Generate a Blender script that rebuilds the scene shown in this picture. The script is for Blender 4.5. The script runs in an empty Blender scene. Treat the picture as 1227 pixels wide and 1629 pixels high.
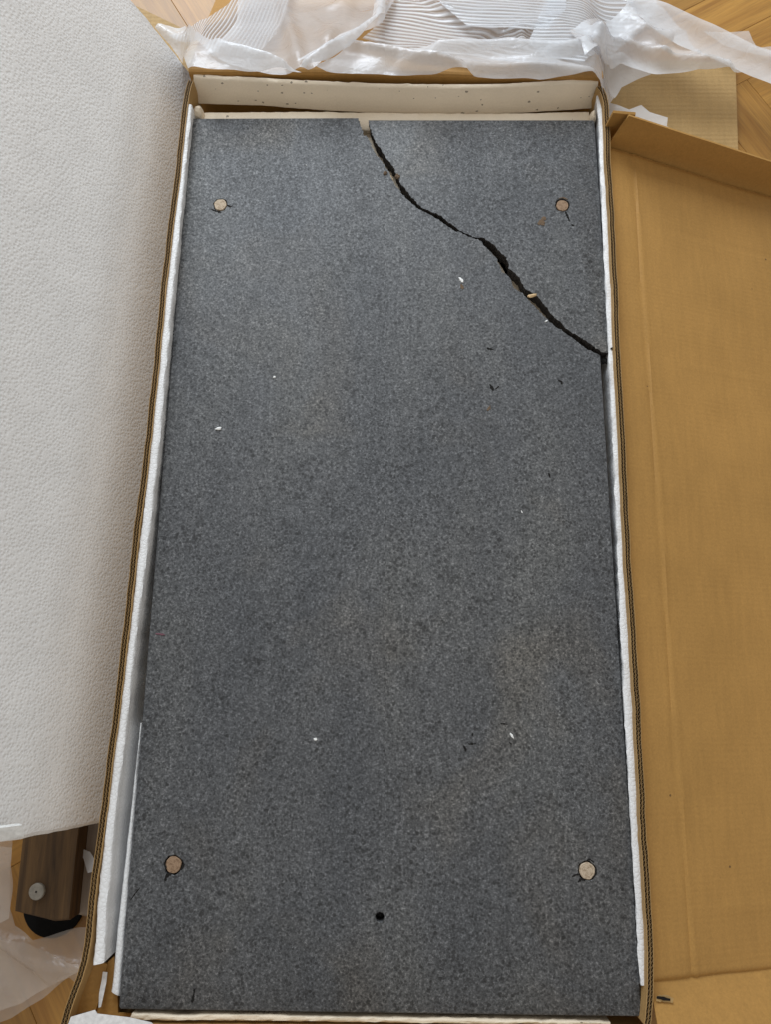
import bpy, bmesh, math, random
from mathutils import Vector, Matrix, noise
from mathutils.geometry import delaunay_2d_cdt
random.seed(7)
sc = bpy.context.scene
COL = sc.collection

# ------------------------------------------------------------------ camera
F_PX, CX, CY, PW, PH = 1213.0, 613.5, 814.5, 1227.0, 1629.0
CAM = Vector((0.01007373, -0.20626495, 0.91684714))
R = Matrix(((0.99991716, 0.00930593, -0.00889202),
            (0.00696350, -0.97213201, -0.23433069),
            (-0.01082488, 0.23424935, -0.97211628)))      # world -> camera (x right, y down, z forward)
cam = bpy.data.cameras.new('camera')
cam.sensor_fit = 'VERTICAL'; cam.sensor_height = 24.0
cam.lens = 24.0 * F_PX / PH
cam.clip_start = 0.01; cam.clip_end = 100
camo = bpy.data.objects.new('camera', cam); COL.objects.link(camo)
Rt = R.transposed()
Mw = Matrix((Rt.col[0], -Rt.col[1], -Rt.col[2])).transposed().to_4x4()
Mw.translation = CAM
camo.matrix_world = Mw
sc.camera = camo

# ------------------------------------------------------------------ world (room bounce) and the window's light
world = bpy.data.worlds.new('World'); sc.world = world; world.use_nodes = True
bg = world.node_tree.nodes['Background']
bg.inputs[0].default_value = (1.0, 0.955, 0.895, 1); bg.inputs[1].default_value = 0.51
def area(name, loc, target, sx, sy, power, col):
    l = bpy.data.lights.new(name, 'AREA'); l.shape = 'RECTANGLE'; l.size = sx; l.size_y = sy
    l.energy = power; l.color = col
    o = bpy.data.objects.new(name, l); COL.objects.link(o); o.location = loc
    o.rotation_euler = (Vector(target) - Vector(loc)).to_track_quat('-Z', 'Y').to_euler()
    return o
area('window_light', (-0.55, 2.35, 1.75), (0.0, 0.1, 0.0), 1.7, 1.5, 80, (0.83, 0.915, 1.0))
sc.view_settings.view_transform = 'Standard'; sc.view_settings.look = 'None'
sc.cycles.max_bounces = 7; sc.cycles.diffuse_bounces = 3; sc.cycles.glossy_bounces = 3
sc.view_settings.exposure = 0.0; sc.view_settings.gamma = 1.0; sc.view_settings.use_curve_mapping = False

# ------------------------------------------------------------------ layout helpers
def ray(px, py): return Rt @ Vector(((px - CX) / F_PX, (py - CY) / F_PX, 1.0))
def un(px, py, z):
    d = ray(px, py); k = (z - CAM.z) / d.z
    return CAM + d * k
def un_surf(px, py, fz):
    z = 0.05
    for _ in range(25):
        p = un(px, py, z); z = 0.5 * z + 0.5 * fz(p.x, p.y)
    return un(px, py, z)
def un_y(px, py, y):
    d = ray(px, py); return CAM + d * ((y - CAM.y) / d.y)

ZS, ZW = 0.100, 0.115         # slab top, box rim

def tag(o, label, cat=None, group=None, kind=None):
    if label: o['label'] = label
    if cat: o['category'] = cat
    if group: o['group'] = group
    if kind: o['kind'] = kind
    return o
def empty(name, loc, label, cat, group=None):
    o = bpy.data.objects.new(name, None); COL.objects.link(o); o.location = loc
    o.empty_display_size = 0.05
    return tag(o, label, cat, group)
def wloc(o):
    v = o.location.copy()
    while o.parent: o = o.parent; v = v + o.location
    return v
def mesh(name, verts, faces, mat, parent=None, smooth=False, org=None, uv=None):
    """verts in world coordinates; origin at org (default: centre of the base)"""
    verts = [Vector(v) for v in verts]
    if org is None:
        if parent is not None and False: org = wloc(parent)
        else:
            xs = [v.x for v in verts]; ys = [v.y for v in verts]; zs = [v.z for v in verts]
            org = Vector(((min(xs) + max(xs)) / 2, (min(ys) + max(ys)) / 2, min(zs)))
    org = Vector(org)
    me = bpy.data.meshes.new(name)
    me.from_pydata([v - org for v in verts], [], faces)
    if uv is not None:
        ul = me.uv_layers.new(name='UVMap')
        for lp in me.loops: ul.data[lp.index].uv = uv[lp.vertex_index]
    bm = bmesh.new(); bm.from_mesh(me)
    if uv is None: bmesh.ops.recalc_face_normals(bm, faces=bm.faces)
    bm.to_mesh(me); bm.free()
    me.materials.append(mat)
    if smooth:
        for p in me.polygons: p.use_smooth = True
    o = bpy.data.objects.new(name, me); COL.objects.link(o)
    if parent is not None:
        o.parent = parent; o.location = org - wloc(parent)
    else: o.location = org
    return o
def box(v, f, cx, cy, z0, z1, hx, hy, ang=0.0):
    b = len(v); c, s = math.cos(ang), math.sin(ang)
    for z in (z0, z1):
        for (x, y) in ((-hx, -hy), (hx, -hy), (hx, hy), (-hx, hy)):
            v.append(Vector((cx + x * c - y * s, cy + x * s + y * c, z)))
    f += [(b, b+3, b+2, b+1), (b+4, b+5, b+6, b+7), (b, b+1, b+5, b+4), (b+1, b+2, b+6, b+5), (b+2, b+3, b+7, b+6), (b+3, b, b+4, b+7)]
def prism(poly, z0, z1):
    n = len(poly); v = [Vector((p[0], p[1], z0)) for p in poly] + [Vector((p[0], p[1], z1)) for p in poly]
    f = [tuple(range(n))[::-1], tuple(range(n, 2 * n))] + [(i, (i+1) % n, n + (i+1) % n, n + i) for i in range(n)]
    return v, f
def nz(x, y, z=0.0, s=1.0): return noise.noise(Vector((x * s, y * s, z)))
def resample(pts, step):
    out = []
    for a, b in zip(pts[:-1], pts[1:]):
        a, b = Vector(a), Vector(b); n = max(1, int((b - a).length / step))
        for i in range(n): out.append(a.lerp(b, i / n))
    out.append(Vector(pts[-1])); return out
def smooth_line(pts, it=2):
    pts = [Vector(p) for p in pts]
    for _ in range(it):
        pts = [pts[0]] + [(pts[i-1] + pts[i] * 2 + pts[i+1]) / 4 for i in range(1, len(pts) - 1)] + [pts[-1]]
    return pts
def normals2(pts):
    out = []
    for i in range(len(pts)):
        d = pts[min(i+1, len(pts)-1)] - pts[max(i-1, 0)]
        d = Vector((d.x, d.y)).normalized(); out.append(Vector((d.y, -d.x)))      # to the right of travel
    return out

# ------------------------------------------------------------------ materials
def newmat(name):
    m = bpy.data.materials.new(name); m.use_nodes = True
    nt = m.node_tree; b = nt.nodes['Principled BSDF']
    return m, nt, b
def N(nt, t, **kw):
    n = nt.nodes.new(t)
    for k, v in kw.items():
        if hasattr(n, k): setattr(n, k, v)
    return n
def setin(n, **kw):
    for k, v in kw.items(): n.inputs[k.replace('_', ' ')].default_value = v
    return n
def coords(nt, scale=(1, 1, 1), rot=(0, 0, 0), src='Object'):
    tc = N(nt, 'ShaderNodeTexCoord'); mp = N(nt, 'ShaderNodeMapping')
    mp.inputs['Scale'].default_value = scale; mp.inputs['Rotation'].default_value = rot
    nt.links.new(tc.outputs[src], mp.inputs[0]); return mp.outputs[0]
def noise_t(nt, co, scale, detail=3, rough=0.5, dist=0.0):
    n = N(nt, 'ShaderNodeTexNoise'); setin(n, Scale=scale, Detail=detail, Roughness=rough, Distortion=dist)
    nt.links.new(co, n.inputs['Vector']); return n.outputs['Fac']
def voro(nt, co, scale, feature='F1', rnd=1.0):
    n = N(nt, 'ShaderNodeTexVoronoi', feature=feature); setin(n, Scale=scale, Randomness=rnd)
    nt.links.new(co, n.inputs['Vector']); return n.outputs['Distance']
def ramp(nt, fac, stops, interp='LINEAR'):
    r = N(nt, 'ShaderNodeValToRGB'); r.color_ramp.interpolation = interp
    e = r.color_ramp.elements
    while len(e) < len(stops): e.new(0.5)
    for el, (p, c) in zip(e, stops):
        el.position = p; el.color = (c, c, c, 1) if isinstance(c, (int, float)) else (*c, 1)
    nt.links.new(fac, r.inputs[0]); return r.outputs[0]
def mixc(nt, fac, a, b, mode='MIX'):
    m = N(nt, 'ShaderNodeMix', data_type='RGBA', blend_type=mode)
    for s, i in ((fac, 0), (a, 6), (b, 7)):
        if isinstance(s, (int, float)): m.inputs[i].default_value = s
        elif isinstance(s, tuple): m.inputs[i].default_value = (*s, 1)
        else: nt.links.new(s, m.inputs[i])
    return m.outputs[2]
def math_n(nt, op, a, b=0.0):
    m = N(nt, 'ShaderNodeMath', operation=op)
    for i, s in enumerate((a, b)):
        if isinstance(s, (int, float)): m.inputs[i].default_value = s
        else: nt.links.new(s, m.inputs[i])
    return m.outputs[0]
def bump(nt, b, h, strength, dist):
    n = N(nt, 'ShaderNodeBump'); setin(n, Strength=strength, Distance=dist)
    nt.links.new(h, n.inputs['Height']); nt.links.new(n.outputs[0], b.inputs['Normal']); return n
def wave(nt, co, scale, dist=0.0, dscale=1.0, axis='X', detail=2):
    w = N(nt, 'ShaderNodeTexWave', wave_type='BANDS', bands_direction=axis)
    setin(w, Scale=scale, Distortion=dist); w.inputs['Detail'].default_value = detail; w.inputs['Detail Scale'].default_value = dscale
    nt.links.new(co, w.inputs['Vector']); return w.outputs['Fac']

def mat_stone():
    m, nt, b = newmat('dark_basalt')
    co = coords(nt)
    fine = noise_t(nt, co, 430, 3, 0.7)
    grain = ramp(nt, fine, [(0.30, (0.022, 0.023, 0.024)), (0.43, (0.062, 0.064, 0.067)), (0.57, (0.102, 0.104, 0.108)), (0.72, (0.235, 0.238, 0.244))])
    mid = ramp(nt, noise_t(nt, co, 210, 4, 0.7, 0.4), [(0.34, 0.66), (0.50, 1.0), (0.68, 1.10)])
    c = mixc(nt, 1.0, grain, mid, 'MULTIPLY')
    v = math_n(nt, 'ADD', voro(nt, co, 230), math_n(nt, 'MULTIPLY', noise_t(nt, co, 600, 1), 0.35)); dens = noise_t(nt, co, 40, 2, 0.6)
    spots = math_n(nt, 'LESS_THAN', math_n(nt, 'ADD', v, math_n(nt, 'MULTIPLY', dens, -0.80)), 0.03)
    c = mixc(nt, math_n(nt, 'MULTIPLY', spots, 0.70), c, (0.020, 0.020, 0.021))
    # faint saw marks, running along the slab
    cs = coords(nt, (1, 0.045, 1), (0, 0, -0.10))
    saw = ramp(nt, noise_t(nt, cs, 330, 2, 0.5, 0.5), [(0.42, 0.93), (0.57, 1.02), (0.70, 1.22)])
    msk = ramp(nt, noise_t(nt, co, 6, 2), [(0.38, 0.1), (0.60, 1.0)])
    c = mixc(nt, msk, c, mixc(nt, 1.0, c, saw, 'MULTIPLY'))
    # scattered open pits
    pv = math_n(nt, 'ADD', voro(nt, co, 105), math_n(nt, 'MULTIPLY', noise_t(nt, co, 420, 2), 0.30))
    pit = math_n(nt, 'LESS_THAN', math_n(nt, 'ADD', pv, math_n(nt, 'MULTIPLY', noise_t(nt, co, 21, 2, 0.7), -0.55)), 0.045)
    c = mixc(nt, math_n(nt, 'MULTIPLY', pit, 0.65), c, (0.012, 0.012, 0.012))
    # brownish handling smudges
    sm = ramp(nt, noise_t(nt, coords(nt, (1, 0.8, 1), (0, 0, 0.6)), 7.5, 3, 0.5, 0.6), [(0.55, 0.0), (0.72, 0.55)])
    c = mixc(nt, sm, c, mixc(nt, 1.0, c, (1.24, 1.10, 0.92), 'MULTIPLY'))
    # broad blotches, warm and cool
    big = ramp(nt, noise_t(nt, coords(nt, (1.6, 0.75, 1)), 5.5, 4, 0.55), [(0.3, (0.78, 0.80, 0.83)), (0.5, (1, 1, 1)), (0.7, (1.19, 1.17, 1.11))])
    c = mixc(nt, 1.0, c, big, 'MULTIPLY')
    glit = math_n(nt, 'GREATER_THAN', noise_t(nt, co, 900, 1, 0.5), 0.78)
    c = mixc(nt, math_n(nt, 'MULTIPLY', glit, 0.5), c, (0.42, 0.43, 0.45))
    nt.links.new(c, b.inputs['Base Color'])
    setin(b, Roughness=0.5); b.inputs['Specular IOR Level'].default_value = 0.5
    rr = math_n(nt, 'ADD', ramp(nt, fine, [(0.3, 0.60), (0.7, 0.40)]), ramp(nt, noise_t(nt, coords(nt, (1.8, 0.7, 1)), 4.0, 2), [(0.35, 0.12), (0.65, -0.10)])); nt.links.new(rr, b.inputs['Roughness'])
    bump(nt, b, fine, 0.35, 0.0006)
    return m
def mat_fracture():
    m, nt, b = newmat('raw_stone_break')
    co = coords(nt); n = noise_t(nt, co, 260, 5, 0.7)
    nt.links.new(ramp(nt, n, [(0.3, (0.03, 0.026, 0.024)), (0.6, (0.085, 0.074, 0.066)), (0.8, (0.16, 0.14, 0.12))]), b.inputs['Base Color'])
    setin(b, Roughness=0.9); bump(nt, b, n, 1.0, 0.003); return m
def mat_foam(name, col, bead=230, strength=0.55, dirt=False, dist=0.0012, cellcol=0.9, soft=False):
    m, nt, b = newmat(name)
    co = coords(nt)
    e = voro(nt, co, bead, 'F1' if soft else 'DISTANCE_TO_EDGE'); h = ramp(nt, e, [(0.05, 0.0), (0.70, 1.0)] if soft else [(0.0, 0.0), (0.10, 0.65), (0.35, 1.0)], 'EASE' if soft else 'LINEAR')
    big = noise_t(nt, co, 28, 3)
    c = mixc(nt, 1.0, col, ramp(nt, e, [(0.35, 1.0), (0.62, cellcol)] if soft else [(0.0, cellcol), (0.12, 1.0)]), 'MULTIPLY')
    c = mixc(nt, 1.0, c, ramp(nt, big, [(0.3, 0.955), (0.7, 1.02)]), 'MULTIPLY')
    if dirt:
        d = voro(nt, coords(nt, (1, 1, 1.9)), 75); dd = math_n(nt, 'LESS_THAN', math_n(nt, 'ADD', math_n(nt, 'ADD', d, math_n(nt, 'MULTIPLY', noise_t(nt, co, 500, 2), 0.25)), math_n(nt, 'MULTIPLY', noise_t(nt, co, 17, 2), -0.55)), -0.075)
        c = mixc(nt, math_n(nt, 'MULTIPLY', dd, 0.75), c, (0.10, 0.075, 0.05))
    nt.links.new(c, b.inputs['Base Color']); setin(b, Roughness=0.55)
    b.inputs['Subsurface Weight'].default_value = 0.0
    hh = math_n(nt, 'ADD', h, math_n(nt, 'MULTIPLY', big, 1.5))
    bump(nt, b, hh, strength, dist); return m
def mat_kraft(name, col, rib_axis='Y', rib=0.3, specks=True, ribscale=52):
    m, nt, b = newmat(name)
    co = coords(nt)
    n1 = noise_t(nt, co, 7, 4, 0.55); n2 = noise_t(nt, co, 420, 3, 0.7)
    c = mixc(nt, 1.0, col, ramp(nt, n1, [(0.3, (0.92, 0.91, 0.88)), (0.7, (1.07, 1.06, 1.05))]), 'MULTIPLY')
    c = mixc(nt, 1.0, c, ramp(nt, n2, [(0.3, 0.91), (0.7, 1.08)]), 'MULTIPLY')
    fib = noise_t(nt, coords(nt, (1, 0.12, 1)), 160, 3, 0.6)
    c = mixc(nt, 1.0, c, ramp(nt, fib, [(0.3, 0.95), (0.7, 1.05)]), 'MULTIPLY')
    if specks:
        d = voro(nt, co, 16); dd = math_n(nt, 'LESS_THAN', d, 0.022)
        c = mixc(nt, math_n(nt, 'MULTIPLY', dd, 0.7), c, (0.07, 0.04, 0.02))
        d2 = voro(nt, co, 44); dd2 = math_n(nt, 'LESS_THAN', d2, 0.035)
        c = mixc(nt, math_n(nt, 'MULTIPLY', dd2, 0.22), c, (0.07, 0.04, 0.02))
    w = wave(nt, co, ribscale, 0.5, 2.0, rib_axis)
    wm = ramp(nt, noise_t(nt, coords(nt, (3, 20, 3) if rib_axis == 'Y' else (20, 3, 3)), 2.2, 3), [(0.38, 0.15), (0.62, 1.0)])
    wv = math_n(nt, 'MULTIPLY', w, wm)
    c = mixc(nt, 1.0, c, ramp(nt, wv, [(0.0, 1.0), (1.0, 0.985)]), 'MULTIPLY')
    nt.links.new(c, b.inputs['Base Color']); setin(b, Roughness=0.62); b.inputs['Specular IOR Level'].default_value = 0.3
    h = math_n(nt, 'ADD', math_n(nt, 'MULTIPLY', wv, rib), math_n(nt, 'MULTIPLY', n2, 0.12))
    bump(nt, b, h, 0.6, 0.0012); return m
def mat_film(name, col, alpha, rib=False, rough=0.16):
    m = bpy.data.materials.new(name); m.use_nodes = True; nt = m.node_tree; nt.nodes.clear()
    out = N(nt, 'ShaderNodeOutputMaterial')
    dif = N(nt, 'ShaderNodeBsdfDiffuse'); dif.inputs[0].default_value = (*col, 1)
    tra = N(nt, 'ShaderNodeBsdfTranslucent'); tra.inputs[0].default_value = (*col, 1)
    gl = N(nt, 'ShaderNodeBsdfGlossy'); gl.inputs[0].default_value = (0.95, 0.96, 1, 1); gl.inputs['Roughness'].default_value = rough
    tp = N(nt, 'ShaderNodeBsdfTransparent'); tp.inputs[0].default_value = (0.98, 0.98, 0.98, 1)
    m1 = N(nt, 'ShaderNodeMixShader'); m1.inputs[0].default_value = 0.38
    nt.links.new(dif.outputs[0], m1.inputs[1]); nt.links.new(tra.outputs[0], m1.inputs[2])
    fr = N(nt, 'ShaderNodeFresnel'); fr.inputs[0].default_value = 1.45
    m2 = N(nt, 'ShaderNodeMixShader'); nt.links.new(fr.outputs[0], m2.inputs[0])
    nt.links.new(m1.outputs[0], m2.inputs[1]); nt.links.new(gl.outputs[0], m2.inputs[2])
    m3 = N(nt, 'ShaderNodeMixShader')
    co = coords(nt)
    wn = N(nt, 'ShaderNodeTexNoise', noise_type='RIDGED_MULTIFRACTAL'); setin(wn, Scale=13.0, Detail=5.0, Roughness=0.55, Distortion=0.7)
    nt.links.new(coords(nt, (1, 2.2, 1), (0, 0, 0.3)), wn.inputs['Vector'])
    wr = math_n(nt, 'ADD', math_n(nt, 'MULTIPLY', wn.outputs['Fac'], 0.9), math_n(nt, 'MULTIPLY', noise_t(nt, co, 70, 3, 0.6, 0.6), 0.5))
    if rib:
        w = wave(nt, coords(nt, src='UV'), 1.0, 0.0, 1.0, 'X', 0)
        sc_ = ramp(nt, w, [(0.0, 0.0), (0.5, 0.75), (1.0, 1.0)])
        a = ramp(nt, w, [(0.0, alpha * 0.52), (1.0, min(1, alpha * 1.12))])
        h = math_n(nt, 'ADD', math_n(nt, 'MULTIPLY', sc_, 1.0), math_n(nt, 'MULTIPLY', wr, 0.45)); dist = 0.0026
    else:
        a = ramp(nt, noise_t(nt, co, 9, 3, 0.6), [(0.3, alpha * 0.82), (0.7, min(1, alpha * 1.15))])
        h = wr; dist = 0.0040
    nt.links.new(a, m3.inputs[0]); nt.links.new(tp.outputs[0], m3.inputs[1]); nt.links.new(m2.outputs[0], m3.inputs[2])
    bn = N(nt, 'ShaderNodeBump'); setin(bn, Strength=0.7, Distance=dist); nt.links.new(h, bn.inputs['Height'])
    for s in (dif, tra, gl, fr): nt.links.new(bn.outputs[0], s.inputs['Normal'])
    nt.links.new(m3.outputs[0], out.inputs[0]); return m
def mat_wood(name, dark, light, scale=1.0, rough=0.4, axis='X', var=True, bmp=0.15):
    m, nt, b = newmat(name)
    s = (0.06, 1, 1) if axis == 'X' else (1, 0.06, 1)
    tc = N(nt, 'ShaderNodeTexCoord'); oi = N(nt, 'ShaderNodeObjectInfo')
    ad = N(nt, 'ShaderNodeVectorMath', operation='ADD'); sc_ = N(nt, 'ShaderNodeVectorMath', operation='SCALE')
    cmb = N(nt, 'ShaderNodeCombineXYZ')
    for i in range(3): nt.links.new(oi.outputs['Random'], cmb.inputs[i])
    nt.links.new(cmb.outputs[0], sc_.inputs[0]); sc_.inputs['Scale'].default_value = 3.7
    nt.links.new(tc.outputs['Object'], ad.inputs[0]); nt.links.new(sc_.outputs[0], ad.inputs[1])
    mp = N(nt, 'ShaderNodeMapping'); mp.inputs['Scale'].default_value = s; nt.links.new(ad.outputs[0], mp.inputs[0])
    g1 = noise_t(nt, mp.outputs[0], 60 * scale, 4, 0.6, 0.8); g2 = noise_t(nt, mp.outputs[0], 380 * scale, 3, 0.6)
    c = ramp(nt, g1, [(0.3, dark), (0.68, light)])
    c = mixc(nt, 1.0, c, ramp(nt, g2, [(0.3, 0.80), (0.55, 1.0), (0.75, 1.06)]), 'MULTIPLY')
    if var:
        c = mixc(nt, 1.0, c, ramp(nt, oi.outputs['Random'], [(0.0, (0.80, 0.78, 0.74)), (1.0, (1.12, 1.10, 1.08))]), 'MULTIPLY')
    nt.links.new(c, b.inputs['Base Color']); setin(b, Roughness=rough)
    bump(nt, b, g2, bmp, 0.0005); return m
def mat_plain(name, col, rough=0.6, metal=0.0, nscale=200, var=0.15):
    m, nt, b = newmat(name); co = coords(nt); n = noise_t(nt, co, nscale, 3)
    c = mixc(nt, 1.0, col, ramp(nt, n, [(0.3, 1 - var), (0.7, 1 + var)]), 'MULTIPLY')
    nt.links.new(c, b.inputs['Base Color']); setin(b, Roughness=rough, Metallic=metal); b.inputs['Specular IOR Level'].default_value = 0.15 if rough > 0.9 else 0.5; return m
def mat_endgrain(name, base):
    m, nt, b = newmat(name); co = coords(nt)
    w = N(nt, 'ShaderNodeTexWave', wave_type='RINGS', rings_direction='Z'); setin(w, Scale=190.0, Distortion=6.0)
    nt.links.new(co, w.inputs['Vector'])
    c = mixc(nt, 1.0, base, ramp(nt, w.outputs['Fac'], [(0, 0.82), (1, 1.05)]), 'MULTIPLY')
    c = mixc(nt, 1.0, c, ramp(nt, noise_t(nt, co, 330, 3, 0.6), [(0.32, (0.55, 0.48, 0.40)), (0.5, (1, 1, 1)), (0.8, (1.1, 1.1, 1.1))]), 'MULTIPLY')
    nt.links.new(c, b.inputs['Base Color']); setin(b, Roughness=0.8); return m

STONE, BREAK = mat_stone(), mat_fracture()
FOAM = mat_foam('white_bead_foam', (0.82, 0.82, 0.82), 230, 0.32, cellcol=0.965)
FOAMSHEET = mat_foam('white_foam_sheet', (0.88, 0.87, 0.855), 290, 0.27, dist=0.0011, cellcol=1.05, soft=True)
FOAMBOUNCE = mat_foam('bounce_tinted_foam', (0.82, 0.70, 0.535), 260, 0.16, dirt=True, cellcol=0.97)  # warm bounce off the cardboard is put into this foam's base colour
KRAFT = mat_kraft('kraft_cardboard', (0.38, 0.203, 0.055), 'Y', 0.2)
KRAFTLID = mat_kraft('kraft_lid', (0.415, 0.228, 0.064), 'Y', 0.07)
KRAFTPALE = mat_kraft('pale_kraft', (0.42, 0.275, 0.115), 'Y', 0.45, False, 46)
LINER = mat_kraft('kraft_cut_edge', (0.40, 0.25, 0.10), 'Y', 0.0, False)
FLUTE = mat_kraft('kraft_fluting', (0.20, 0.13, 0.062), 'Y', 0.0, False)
FILM = mat_film('milky_film', (0.93, 0.95, 0.98), 0.70)
FILMTHIN = mat_film('thin_film', (0.87, 0.88, 0.90), 0.56)
FILMCLEAR = mat_film('clear_film', (0.86, 0.82, 0.77), 0.34)
RIBFILM = mat_film('ribbed_film', (0.90, 0.93, 0.97), 0.80, True)
OAK = mat_wood('oak_parquet', (0.30, 0.138, 0.022), (0.45, 0.235, 0.048), 1.0, 0.40)
WALNUT = mat_wood('brown_wood', (0.036, 0.018, 0.006), (0.125, 0.068, 0.024), 1.5, 0.85, 'Y', False)
GREYWOOD = mat_wood('grey_brown_wood', (0.20, 0.15, 0.11), (0.28, 0.22, 0.165), 1.0, 0.55, 'Y', False)
PLUGPALE = mat_endgrain('pale_wood_plug', (0.50, 0.40, 0.29)); PLUGDARK = mat_endgrain('brown_wood_plug', (0.30, 0.195, 0.12))
BLACK = mat_plain('black_rubber', (0.006, 0.006, 0.006), 0.95)
NYLON = mat_plain('grey_nylon', (0.24, 0.22, 0.185), 0.45)
CHIPM = mat_plain('dark_chip', (0.016, 0.015, 0.014), 1.0); BROWNM = mat_plain('brown_crumb', (0.13, 0.085, 0.05), 0.9); REDM = mat_plain('red_crayon', (0.15, 0.055, 0.075), 0.7)
WHITEM = mat_plain('white_foam_bit', (0.82, 0.82, 0.80), 0.5); TANM = mat_plain('tan_splinter', (0.62, 0.44, 0.24), 0.8); PAPER = mat_plain('white_paper', (0.74, 0.73, 0.72), 0.7)
FILLER = mat_plain('subfloor', (0.10, 0.05, 0.015), 0.8)

# ------------------------------------------------------------------ floor: herringbone parquet
fl = mesh('floor', [(-3, -3, -0.004), (3, -3, -0.004), (3, 4, -0.004), (-3, 4, -0.004)], [(0, 1, 2, 3)], FILLER, org=(0, 0, 0))
tag(fl, 'golden oak herringbone parquet floor', kind='structure')
pw, pl = 0.072, 0.432
a0 = un(1130, 0, 0); a1 = un(1172, 50, 0)
ang = math.atan2(a1.y - a0.y, a1.x - a0.x)
def plank_mesh():
    v, f = [], []
    hx, hy, c = pl / 2 - 0.00012, pw / 2 - 0.00012, 0.0005
    for z, i in ((-0.004, 0), (-c, 0), (0.0, c)):
        v += [(-hx + i, -hy + i, z), (hx - i, -hy + i, z), (hx - i, hy - i, z), (-hx + i, hy - i, z)]
    for k in (0, 4):
        f += [(k + j, k + (j + 1) % 4, k + 4 + (j + 1) % 4, k + 4 + j) for j in range(4)]
    f.append((8, 9, 10, 11))
    me = bpy.data.meshes.new('plank'); me.from_pydata(v, [], f); me.materials.append(OAK); return me
pme = plank_mesh(); ca, sa = math.cos(ang), math.sin(ang); npl = 0
k_ = int(round(pl / pw))
for i in range(-40, 40):
    for j in range(-6, 7):
        for o_ in (0, 1):
            # herringbone lattice: steps of (w,w) along the zigzag, columns of 2*length
            bx, by = i * pw + j * 2 * pl * 0.5, i * pw - j * 2 * pl * 0.5
            if o_ == 0: lx, ly, r_ = bx + pl / 2, by + pw / 2, 0.0
            else: lx, ly, r_ = bx - pw / 2 + pw, by + pw + pl / 2, math.pi / 2
            x, y = lx * ca - ly * sa, lx * sa + ly * ca + 0.1
            if not (-0.85 < x < 0.95 and -0.85 < y < 1.15): continue
            if abs(x) < 0.1 and -0.4 < y < 0.4: continue        # wholly under the box
            if abs(x) < 0.45 and -0.25 < y < 0.3: continue
            o = bpy.data.objects.new('plank', pme); COL.objects.link(o); o.parent = fl
            o.location = (x, y, random.uniform(-0.0003, 0)); o.rotation_euler = (0, 0, ang + r_); npl += 1
print('planks', npl)

# ------------------------------------------------------------------ cardboard box
bx0 = empty('cardboard_box', (0, 0, 0), 'open double-walled brown cardboard box holding the dark stone slab', 'box')
def corr_wall(name, line_px, z, inward, th=0.0063, zb=0.002, wav=True, pitch=0.0041):
    """double-wall board standing on the floor; line_px is the outer top edge"""
    pts = [un(x, y, z) for x, y in line_px]
    pts = smooth_line(resample(pts, 0.012), 3)
    pts = resample(pts, 0.006)
    nn = [n * inward for n in normals2(pts)]
    v, f = [], []
    acc = 0
    def lay(o0, o1, zt):
        b = len(v)
        for i, (p, n) in enumerate(zip(pts, nn)):
            jz = 0.0010 * nz(p.x, p.y, 3 + o0 * 900, 40) - 0.0012 * max(0, nz(p.x, p.y, 5 + o0 * 300, 14)); jo = 0.0003 * nz(p.x, p.y, 8 + o0 * 700, 90) + 0.0009 * nz(p.x, p.y, 31, 22) + 0.0005 * nz(p.x, p.y, 33, 75)
            for (o, zz) in ((o0 + jo, zb), (o0 + jo, zt + jz), (o1 + jo, zt + jz), (o1 + jo, zb)):
                v.append(Vector((p.x + n.x * o, p.y + n.y * o, zz)))
        for i in range(len(pts) - 1):
            for k in range(4):
                f.append((b + 4*i + k, b + 4*i + (k+1) % 4, b + 4*i + 4 + (k+1) % 4, b + 4*i + 4 + k))
        e = b + 4 * (len(pts) - 1); f.append((b, b+1, b+2, b+3)); f.append((e+3, e+2, e+1, e))
    g1, g2 = 0.0028, 0.0056
    lay(0.0, 0.0004, z); lay(g1, g1 + 0.0003, z - 0.0003); lay(g2, th, z)
    w = mesh(name, v, f, LINER, bx0)
    # flutes
    fine = resample(pts, pitch / 6)
    fn = [n * inward for n in normals2(fine)]
    v, f = [], []
    s = 0.0; prev = fine[0]
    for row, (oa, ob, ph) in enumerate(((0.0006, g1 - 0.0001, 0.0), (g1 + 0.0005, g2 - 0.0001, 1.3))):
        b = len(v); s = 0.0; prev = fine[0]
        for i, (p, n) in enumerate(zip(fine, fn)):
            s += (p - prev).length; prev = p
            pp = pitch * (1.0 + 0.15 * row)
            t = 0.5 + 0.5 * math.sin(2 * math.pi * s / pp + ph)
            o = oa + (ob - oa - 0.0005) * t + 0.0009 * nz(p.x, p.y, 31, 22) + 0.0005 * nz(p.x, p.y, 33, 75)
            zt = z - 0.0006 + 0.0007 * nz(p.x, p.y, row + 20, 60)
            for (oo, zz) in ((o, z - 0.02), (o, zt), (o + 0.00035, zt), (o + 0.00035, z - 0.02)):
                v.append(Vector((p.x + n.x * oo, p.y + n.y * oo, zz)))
        for i in range(len(fine) - 1):
            for k in range(3):
                f.append((b + 4*i + k, b + 4*i + k + 1, b + 4*i + 5 + k, b + 4*i + 4 + k))
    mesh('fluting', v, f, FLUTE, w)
    return w
LEFT = [(300, 126), (296, 131), (291, 160), (283, 225), (276, 300), (268, 345), (256, 450), (243, 590), (231, 700), (211, 855), (196, 1000), (183, 1110), (176, 1165), (172, 1190), (158, 1300), (141, 1430), (133, 1500), (132, 1532), (124, 1552), (108, 1580), (99, 1606), (94, 1635)]
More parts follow.
